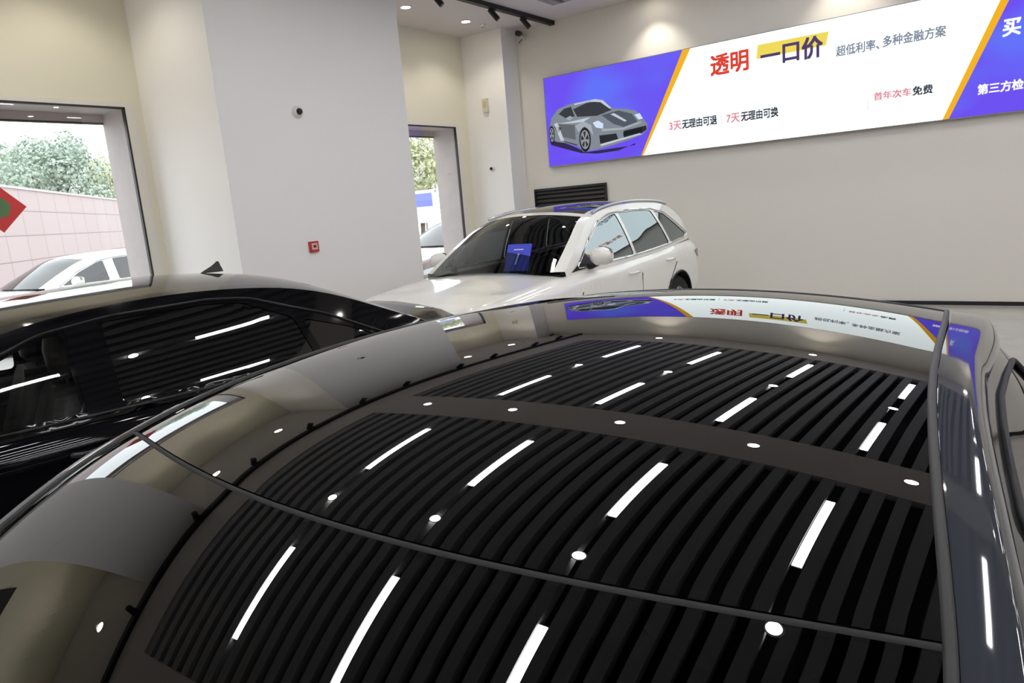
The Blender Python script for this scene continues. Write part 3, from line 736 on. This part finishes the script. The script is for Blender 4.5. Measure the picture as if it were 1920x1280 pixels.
b = MB(); P = [[(CS * a * .78, CS * (-.85 + yy + .04 * a * a), CS * (zz - .03)) for a in [-1 + k / 6 for k in range(13)]] for yy, zz in ((.0, 1.02), (.2, 1.03), (.42, 1.0), (.5, .85))]
b.grid(P); b.build('dashboard', INTER, suv, 40)
for x in (-.38, .38): seat(suv, x, .05, .98, SEAT)
b = MB(); b.tube([(0, CS * -.27, CS * 1.52), (0, CS * -.29, CS * 1.44)], .01); b.box(-.12 * CS, .12 * CS, -.31 * CS, -.28 * CS, 1.38 * CS, 1.46 * CS); b.build('rear_view_mirror', BLACKP, suv)
b = MB(); b.tube([(CS * (.38 + .18 * math.cos(t)), CS * (-.42 + .06 * math.sin(t)), CS * (1.0 + .17 * math.sin(t))) for t in [2 * math.pi * k / 24 for k in range(24)]], .014 * CS, True, 8); b.build('steering_wheel', BLACKP, suv, 60)
# blue price card behind the windscreen
o = empty('price_card', (-4.30, 5.84, 1.10)); tag(o, 'blue card standing behind the windscreen of the white SUV', 'card')
b = MB(); b.add([(-.15, 0, 0), (.15, 0, 0), (.15, .11, .26), (-.15, .11, .26), (-.15, .006, -.002), (.15, .006, -.002), (.15, .116, .258), (-.15, .116, .258)], [(0, 1, 2, 3), (7, 6, 5, 4), (0, 4, 5, 1), (2, 6, 7, 3), (0, 3, 7, 4), (1, 5, 6, 2)]); b.build('sheet', mat('card_blue', (64, 78, 214), .4), o)
b = MB(); b.add([(-.02, .022, .06), (.0, .022, .06), (.02, .068, .165), (.0, .068, .165)], [(0, 1, 2, 3)]); b.add([(-.06, .084, .20), (.06, .084, .20), (.06, .088, .21), (-.06, .088, .21)], [(0, 1, 2, 3)])
o2 = b.build('print', mat('card_white', (230, 232, 250), .4), o); o2.location = (0, -.006, .002)

# --- black sedan on the left
th = math.radians(79); sd = empty('sedan', (-4.36, 1.49, ZF), th - math.pi / 2); tag(sd, 'black sedan with a shark fin aerial parked beside the window wall', 'car')
SE = dict(yf=-2.45, yr=2.48, cab=(-1.05, 1.8), axles=(-1.475, 1.475), wr=.35, arch=.39,
    W=[(-2.45, .66), (-2.3, .82), (-1.9, .91), (-1.2, .94), (1.3, .94), (2.0, .90), (2.3, .82), (2.48, .68)],
    wb=[(-2.45, .60), (-2.3, .74), (-1.9, .82), (-1.2, .84), (-.2, .865), (.8, .865), (1.4, .845), (2.0, .78), (2.3, .72), (2.48, .62)],
    deck=[(-2.45, .62), (-2.35, .74), (-2.1, .82), (-1.6, .90), (-1.2, .965), (1.8, 1.075), (2.2, 1.075), (2.42, 1.085), (2.48, 1.03)],
    zb=[(-2.45, .62), (-2.35, .74), (-2.1, .80), (-1.6, .86), (-1.2, .91), (-.6, .925), (0, .935), (1, .96), (1.8, 1.0), (2.2, 1.0), (2.48, .97)],
    lo=[(-2.45, .26), (-1.8, .17), (1.8, .19), (2.48, .30)], crown=.06, lean=.42,
    rail=[(-.98, .955, -1.25, .975), (-.6, 1.16, -.84, 1.2), (-.2, 1.325, -.42, 1.385), (.3, 1.385, .28, 1.445), (.8, 1.375, .8, 1.44), (1.2, 1.305, 1.22, 1.37), (1.65, 1.14, 1.68, 1.20), (2.0, 1.02, 2.02, 1.085)], hd=2, rh=5, sg=.90,
    win=[[(-.72, .965), (-.42, 1.145), (-.1, 1.275), (.0, 1.295), (.0, .965)],
         [(.16, .968), (.16, 1.315), (.6, 1.325), (.78, 1.31), (1.02, 1.20), (1.08, .99)],
         [(1.12, 1.0), (1.07, 1.185), (1.3, 1.11), (1.5, 1.02)]],
    dlo=[(-.80, .945), (-.44, 1.165), (-.08, 1.30), (.2, 1.335), (.62, 1.345), (.82, 1.325), (1.2, 1.19), (1.58, 1.015), (1.4, .99), (.6, .958), (0, .948)])
def squeeze(y): return y if y < 1.475 else 1.475 + (y - 1.475) * .78
for key in ('W', 'wb', 'deck', 'zb', 'lo'): SE[key] = [(squeeze(a), c) for a, c in SE[key]]
SE['rail'] = [(squeeze(a), b_, squeeze(c), d) for a, b_, c, d in SE['rail']]; SE['yr'] = squeeze(SE['yr']); SE['cab'] = (SE['cab'][0], squeeze(SE['cab'][1]))
SE['win'][2] = [(squeeze(a), c) for a, c in SE['win'][2]]; SE['dlo'] = [(squeeze(a), c) for a, c in SE['dlo']]
lower_body(sd, SE, PBLACK)
xs_d, top_d, R_d = greenhouse(sd, SE, PBLACK, False, [CGLASS, DGLASS, DGLASS], DGLASS, WGLASS, mat('trim_matt', (9, 9, 9), .6), [[(.015, .955), (.015, 1.315), (.145, 1.325), (.145, .958)]])
Wd = lambda y, z: side_x(SE, y, z) + .003
handle(sd, .94, .02, .82, PBLACK); handle(sd, .94, 1.0, .84, PBLACK)
seam(sd, Wd, [(.08, .3), (.08, .6), (.08, .8)]); seam(sd, Wd, [(-.9, .3), (-.9, .6), (-.86, .75)]); seam(sd, Wd, [(.85, .3), (1.0, .6), (1.1, .82)])
mirror(sd, .88, -.55, .98, PBLACK)
face_front(sd, SE); face_rear(sd, SE)
for x in (-.38, .38): seat(sd, x, -.14, .87, SEAT)
for x in (-.36, .36): seat(sd, x, .85, .88, SEAT)
b = MB(); P = [[(CS * a * .78, CS * (-1.02 + yy + .05 * a * a), CS * (zz - .03)) for a in [-1 + k / 6 for k in range(13)]] for yy, zz in ((.0, .94), (.3, .95), (.5, .92), (.58, .75))]
b.grid(P); b.build('dashboard', INTER, sd, 40)
# shark fin
zf = top_d(0, 26)[2] / CS
b = MB(); yc = .93; P = []
for t, (hw, y0, y1, z) in enumerate(((.04, -.13, .09, .0), (.032, -.08, .085, .02), (.018, -.01, .075, .045), (.010, .03, .07, .065), (.004, .045, .065, .075))):
    P.append([(CS * x * .6, CS * (yc + y * .6), CS * (1.432 + z * .8)) for x, y in ((0, y0), (hw, y0 * .3 + y1 * .7), (hw * .7, y1), (-hw * .7, y1), (-hw, y0 * .3 + y1 * .7), (0, y0))])
b.grid(P); b.add(P[-1][:-1], [tuple(range(5))]); b.build('shark_fin_aerial', BLACKP, sd, 40)

# --- nearest car: dark saloon with a glass roof (roof surface in world metres)
MX, MY = -0.77, 0.65
mc = empty('glass_roof_car', (MX, MY, ZF)); tag(mc, 'dark car with a full glass roof filling the foreground', 'car')
Q = [1.49, 0.08205527595399806, -0.13525781655918623, 0.12443469146523749, -0.08337658113690022, -0.0737546630996813, -0.009734124142143754, -0.03163616428969329, -0.06804568772859432, -0.006075951934197844, -0.019935792984116074, -0.07603387001007048, -0.024853415496534526]
QW = [-0.022937604215013587, -0.11075037850647405, -0.12627463109756606, 0.44808943047644106]
EXPO = [(0, 0), (0, 1), (0, 2), (0, 3), (0, 4), (2, 0), (4, 0), (2, 1), (2, 2), (1, 0), (1, 1), (6, 0), (0, 5)]
def header_v(u): return -.5 + .22 * u * u
def skin0(x, y):
    u = x + .65; v = y - 1.0
    z = sum(q * u ** i * v ** j for q, (i, j) in zip(Q, EXPO))
    wv = max(0.0, header_v(u) - v); a, b_, c, e = QW
    return z - a * wv - b_ * wv * wv - c * wv ** 3 - e * wv * wv * u * u
Y_LO, Y_HI = .18, 2.0
def skin(x, y):
    if y < Y_LO:
        g = (skin0(x, Y_LO + .01) - skin0(x, Y_LO)) / .01; g = .35 * g + .65 * .56; d = Y_LO - y
        return skin0(x, Y_LO) - g * d
    if y > Y_HI:
        g = (skin0(x, Y_HI) - skin0(x, Y_HI - .01)) / .01; g = .4 * g - .6 * .28; d = y - Y_HI
        return skin0(x, Y_HI) + g * d - .22 * d * d
    return skin0(x, y)
TR_ = [(-.42, .075), (0, .0), (.3, -.025), (.55, -.04), (.6, -.05), (.77, -.077), (.86, -.09), (1.0, -.108), (1.13, -.121), (1.3, -.132), (1.6, -.15), (1.85, -.172), (2.05, -.19), (2.8, -.25)]
TL_ = [(-.42, -1.60), (0, -1.515), (.3, -1.47), (.4, -1.462), (.5, -1.465), (.62, -1.485), (.72, -1.495), (.9, -1.465), (1.1, -1.42), (1.43, -1.375), (1.85, -1.36), (2.05, -1.345), (2.8, -1.28)]
def smooth_tab(tab): 
    c = catmull(tab, 5); ys = [c[0][0] + (c[-1][0] - c[0][0]) * k / 120 for k in range(121)]; v = [interp(c, y) for y in ys]
    for _ in range(14): v = [v[0]] + [(v[k - 1] + 2 * v[k] + v[k + 1]) / 4 for k in range(1, 120)] + [v[-1]]
    return list(zip(ys, v))
TRs, TLs = smooth_tab(TR_), smooth_tab(TL_)
def xr(y): return interp(TRs, y)
def xl(y): return interp(TLs, y)
def hy(x): return 1.0 + header_v(x + .65)           # header seam
def mrel(p): return (p[0] - MX, p[1] - MY, p[2] - ZF)
def strip(name, y_of_a0, y_of_a1, m, nx=44, ny=40, off=0.0, s0=0.0, s1=1.0, par=mc):
    """patch between two cross-car curves; s runs from left edge to right edge"""
    b = MB(); P = []
    for j in range(ny + 1):
        t = j / ny; row = []
        for i in range(nx + 1):
            s = s0 + (s1 - s0) * i / nx
            # find y so that the curve is followed at this x
            y = .5 * (y_of_a0(0) + y_of_a1(0))
            for _ in range(4):
                x = xl(y) + (xr(y) - xl(y)) * s; y = y_of_a0(x) * (1 - t) + y_of_a1(x) * t
            x = xl(y) + (xr(y) - xl(y)) * s
            row.append(mrel((x, y, skin(x, y) + off)))
        P.append(row)
    b.grid(P); return b.build(name, m, par, 60)
def RK(y): return 1.0 + .9 * max(0, min(y, 2.2) - 1.3) + .3 * max(0, .3 - y)
Y_RH = 1.815
strip('roof_glass', lambda x: hy(x) + .004, lambda x: Y_RH - .06 * (x - MX) ** 2, DGLASS, 60, 70)
strip('windscreen', lambda x: -.40 + .30 * (x - MX) ** 2, lambda x: hy(x) - .005, glass('screen_glass', (.05, .055, .055), ior=1.9), 60, 44)
strip('rear_window', lambda x: Y_RH + .014 - .06 * (x - MX) ** 2, lambda x: 2.75 - .1 * (x - MX) ** 2, DGLASS, 40, 24)
def edge_pts(f, n, x0=0., x1=1., off=0.):
    out = []
    for k in range(n + 1):
        s = x0 + (x1 - x0) * k / n; y = f(-.7)
        for _ in range(5): x = xl(y) + (xr(y) - xl(y)) * s; y = f(x)
        x = xl(y) + (xr(y) - xl(y)) * s; out.append(mrel((x, y, skin(x, y) + off)))
    return out
b = MB(); b.tube(edge_pts(lambda x: hy(x) - .0005, 90, off=-.0035), .0058, n=10, ry=.0045); b.build('header_seal', mat('seal_rubber', (14, 13, 13), .7), mc, 60)
b = MB(); b.tube(edge_pts(lambda x: Y_RH + .007 - .06 * (x - MX) ** 2, 40, off=-.003), .006, n=8); b.build('rear_seal', BLACKP, mc, 60)
YS_ = [-.40 + .035 * k for k in range(91)]
for side, f, sg_ in (('r', xr, 1), ('l', xl, -1)):
    b = MB(); b.tube([mrel((f(y) + sg_ * .004, y, skin(f(y), y) - .001)) for y in YS_], .0055, n=10); b.build('roof_moulding', mat('moulding', (40, 39, 38), .5), mc, 60)
    prof = [(.0098, -.012), (.0100, -.0012), (.0103, -.0012), (.022, -.0027), (.034, -.0046), (.046, -.0070), (.0515, -.0083), (.0545, -.0100), (.0575, -.0135), (.062, -.021), (.067, -.032), (.070, -.042), (.072, -.052)]
    b = MB(); P = []
    for y in YS_:
        zz = skin(f(y), y); k = RK(y)
        P.append([mrel((f(y) + sg_ * dx * k, y, zz + dz * k)) for dx, dz in prof])
    b.grid(P, flip=(sg_ > 0)); b.build('roof_rail', PGREY, mc, 60)
# lower body
MA = dict(yf=-2.45, yr=2.48, cab=(-1.0, 1.95), axles=(-1.475, 1.475), wr=.35, arch=.39,
    W=[(-2.45, .66), (-2.3, .82), (-1.9, .91), (-1.2, .94), (1.3, .94), (2.0, .90), (2.3, .82), (2.48, .68)], wb=[(-2.45, .60), (-2.3, .74), (-1.9, .84), (-1.0, .885), (-.2, .885), (.8, .88), (1.4, .86), (2.0, .80), (2.3, .72), (2.48, .62)],
    deck=[(-2.45, .60), (-2.35, .70), (-2.1, .78), (-1.6, .86), (-1.0, .92), (1.95, 1.05), (2.25, 1.03), (2.44, 1.03), (2.48, .97)],
    zb=[(-2.45, .60), (-2.35, .70), (-2.1, .77), (-1.6, .84), (-1.0, .90), (0, .93), (1, .96), (1.8, .985), (2.2, .975), (2.48, .94)],
    lo=[(-2.45, .26), (-1.8, .17), (1.8, .19), (2.48, .30)], crown=.06)
lower_body(mc, MA, PGREY)
def belt_pt(y, sg_):
    yl = (y - MY) / CS; return (MX + sg_ * (interp(MA['wb'], yl) * .985) * CS, y, interp(MA['zb'], yl) * CS + ZF - .004)
def rail_pt(y, sg_):
    f = xr if sg_ > 0 else xl; k = RK(y)
    return (f(y) + sg_ * .072 * k, y, skin(f(y), y) - .052 * k)
def side_pt(y, t, sg_, off=0.0):
    a = rail_pt(y, sg_); c = belt_pt(y, sg_); bul = .03 * math.sin(math.pi * t)
    return mrel((a[0] + (c[0] - a[0]) * t + sg_ * (bul + off), y, a[2] + (c[2] - a[2]) * t))
W1 = densify(rounded([(-.26, .93), (.02, .07), (.78, .05), (.80, .95), (-.15, .95)], .03), .05)
W2 = densify(rounded([(.86, .05), (1.50, .05), (1.84, .07), (2.06, .45), (2.22, .93), (.90, .95)], .04), .05)
for sg_ in (-1, 1):
    b = MB(); b.poly([(-.40, 0), (-.40, 1)] + [(-.40 + .1 * k, 1) for k in range(1, 31)] + [(2.60 - .1 * k, 0) for k in range(0, 30)], lambda y, t: side_pt(y, t, sg_), [W1, W2], (.1, .12), flip=(sg_ > 0)); b.build('door_frame', PBLACK, mc, 60)
    for q in (W1, W2):
        b = MB(); b.poly(q, lambda y, t: side_pt(y, t, sg_, -.008), (), (.1, .12), flip=(sg_ > 0)); b.build('side_window', mat('side_dark_glass', (3, 3, 4), 0.0, ior=1.42), mc, 60)
        b = MB(); b.tube([side_pt(y, t, sg_, .002) for y, t in q], .0055, True, 6); b.build('window_trim', mat('trim_matt', (9, 9, 9), .6), mc, 60)
Wm = lambda y, z: side_x(MA, y, z) + .003
seam(mc, Wm, [(.18, .3), (.18, .6), (.18, .8)]); handle(mc, .94, .1, .80, PGREY); handle(mc, .94, 1.05, .83, PGREY)
mirror(mc, .90, -.55, .95, PGREY); face_front(mc, MA); face_rear(mc, MA)
b = MB(); P = [[(CS * a * .78, CS * (-.97 + yy + .05 * a * a), CS * (zz - .02)) for a in [-1 + k / 6 for k in range(13)]] for yy, zz in ((.0, .90), (.3, .92), (.5, .90), (.58, .72))]
b.grid(P); b.build('dashboard', INTER, mc, 40)
for x in (-.38, .38): seat(mc, x, .10, .82, INTER)

# ------------------------------------------------------------------ outside the windows
ZG = -.30
b = MB(); b.box(-60, XL - WT, -25, 60, ZG - .1, ZG); struct(b, 'ground', mat('paving', (178, 172, 168), .9, noise=.08, nscale=2), 'pale paved yard outside the windows')
def fence_mat():
    m = bpy.data.materials.new('fence_tile'); m.use_nodes = True; t = m.node_tree; b = t.nodes['Principled BSDF']; b.inputs['Roughness'].default_value = .6
    tc = t.nodes.new('ShaderNodeTexCoord'); br = t.nodes.new('ShaderNodeTexBrick'); br.offset = 0.0
    br.inputs['Color1'].default_value = lin((186, 168, 167)) + (1,); br.inputs['Color2'].default_value = lin((182, 165, 164)) + (1,); br.inputs['Mortar'].default_value = lin((132, 112, 116)) + (1,)
    br.inputs['Scale'].default_value = 1; br.inputs['Mortar Size'].default_value = .015; br.inputs['Brick Width'].default_value = 1.7; br.inputs['Row Height'].default_value = .8
    mp = t.nodes.new('ShaderNodeMapping'); mp.inputs['Rotation'].default_value = (math.radians(-90), 0, 0)
    t.links.new(tc.outputs['Object'], mp.inputs[0]); t.links.new(mp.outputs[0], br.inputs['Vector']); t.links.new(br.outputs['Color'], b.inputs['Base Color']); return m
f0, f1 = Vector((-17.6, 2.2, 0)), Vector((-45, 23.6, 0)); L = (f1 - f0).length
fo = empty('boundary_wall', (f0.x, f0.y, ZG), math.atan2(f1.y - f0.y, f1.x - f0.x)); tag(fo, 'long pale tiled boundary wall beyond the yard', 'wall', kind='thing')
b = MB(); b.box(0, L, -.15, .15, 0, 3.90); b.build('tile_panel', fence_mat(), fo)
b = MB(); b.box(-.02, L, -.2, .2, 3.90, 3.98); b.build('coping', mat('coping', (196, 188, 186), .7), fo)
b = MB(); b.box(0, L, .15, .165, 2.36, 2.41); b.build('ledge', mat('ledge_grey', (140, 128, 130), .7), fo)
# trees
LEAF = [mat('leaf_%s' % n, c, .8, noise=.25, nscale=3) for n, c in (('grey', (170, 184, 168)), ('olive', (186, 190, 150)), ('deep', (158, 176, 160)))]  # greens paled: outdoor haze and glare are put into the leaf colours
BARK = mat('bark', (110, 96, 84), .9, bump=.4, nscale=20)
def tree(x, y, h, r, m, label, seed):
    rnd = random.Random(seed); o = empty('tree', (x, y, ZG)); tag(o, label, 'tree', 'trees beyond the boundary wall')
    b = MB(); b.tube([(0, 0, 0), (.1, 0, h * .3), (.0, .1, h * .6)], [.2, .15, .08], n=8)
    for k in range(5):
        a = k * 1.3; b.tube([(.05, .05, h * .4), (math.cos(a) * r * .5, math.sin(a) * r * .5, h * .7)], [.08, .03], n=6)
    b.build('trunk', BARK, o, 60)
    b = MB(); lobes = [(Vector((rnd.uniform(-.75, .75) * r, rnd.uniform(-.75, .75) * r, h * rnd.uniform(.45, .86))), r * rnd.uniform(.35, .6)) for _ in range(14)]
    for c, rr in lobes:
        for _ in range(620):
            d = Vector((rnd.gauss(0, 1), rnd.gauss(0, 1), rnd.gauss(0, 1))).normalized(); p = c + d * rr * rnd.uniform(.75, 1.08)
            u = Vector((rnd.gauss(0, 1), rnd.gauss(0, 1), rnd.gauss(0, 1))).normalized(); q = u.cross(d).normalized() if abs(u.dot(d)) < .99 else Vector((1, 0, 0)); s = rnd.uniform(.08, .15)
            w2 = (d * .6 + u.cross(q) * .8).normalized()
            b.add([p - q * s, p + w2 * s * .6, p + q * s, p - w2 * s * .6], [(0, 1, 2, 3)])
    b.build('crown', m, o)
tree(-46, 18.2, 8.6, 2.6, LEAF[0], 'grey-green tree rising highest above the boundary wall in the wide window', 1)
tree(-56, 19.8, 9.2, 3.0, LEAF[2], 'tree behind the boundary wall above the red diamond sticker', 2)
tree(-58, 28.5, 8.5, 2.7, LEAF[1], 'yellow-green tree beside the right jamb of the window', 3)
tree(-27, 28.5, 6.2, 3.0, LEAF[1], 'yellow-green tree seen through the narrow far window', 4)
# yard cars
def yard_car(name, loc, paint, label, k=1.0, rz=0.0):
    r = empty(name, loc, rz); tag(r, label, 'car'); r.scale = (k, k, k)
    s = dict(SE); lower_body(r, s, paint); greenhouse(r, s, paint, False, [DGLASS, DGLASS, DGLASS], DGLASS, DGLASS, CHROME)
    mirror(r, .88, -.55, .98, paint); face_front(r, s); face_rear(r, s); return r
YW = mat('paint_yard_white', (236, 236, 232), .2, coat=1)
yard_car('parked_car', (-16.8, 7.0, ZG), YW, 'white car parked in the yard below the boundary wall', 1.17)
yard_car('parked_car', (-13.2, 7.4, ZG), mat('paint_yard_silver', (208, 212, 214), .2, coat=1), 'pale silver car parked close outside, cut by the window jamb', .98)
yard_car('parked_car', (-12.0, 14.4, ZG), mat('paint_yard_maroon', (92, 64, 66), .2, coat=1), 'dark maroon car parked outside the narrow far window', 1.2)
o = empty('street_sign', (-15.5, 16.6, ZG)); tag(o, 'white and blue sign board standing outside the narrow window', 'sign')
b = MB(); b.tube([(0, 0, 0), (0, 0, 2.6)], .05, n=10); b.build('pole', ALLOY, o, 60)
b = MB(); b.box(-.4, .4, -.05, .05, 1.75, 2.75); b.build('board', mat('board_white', (232, 232, 240), .5), o)
b = MB(); b.box(-.36, .36, -.056, -.05, 2.25, 2.65); b.build('stripe', mat('board_blue', (130, 140, 220), .5), o)
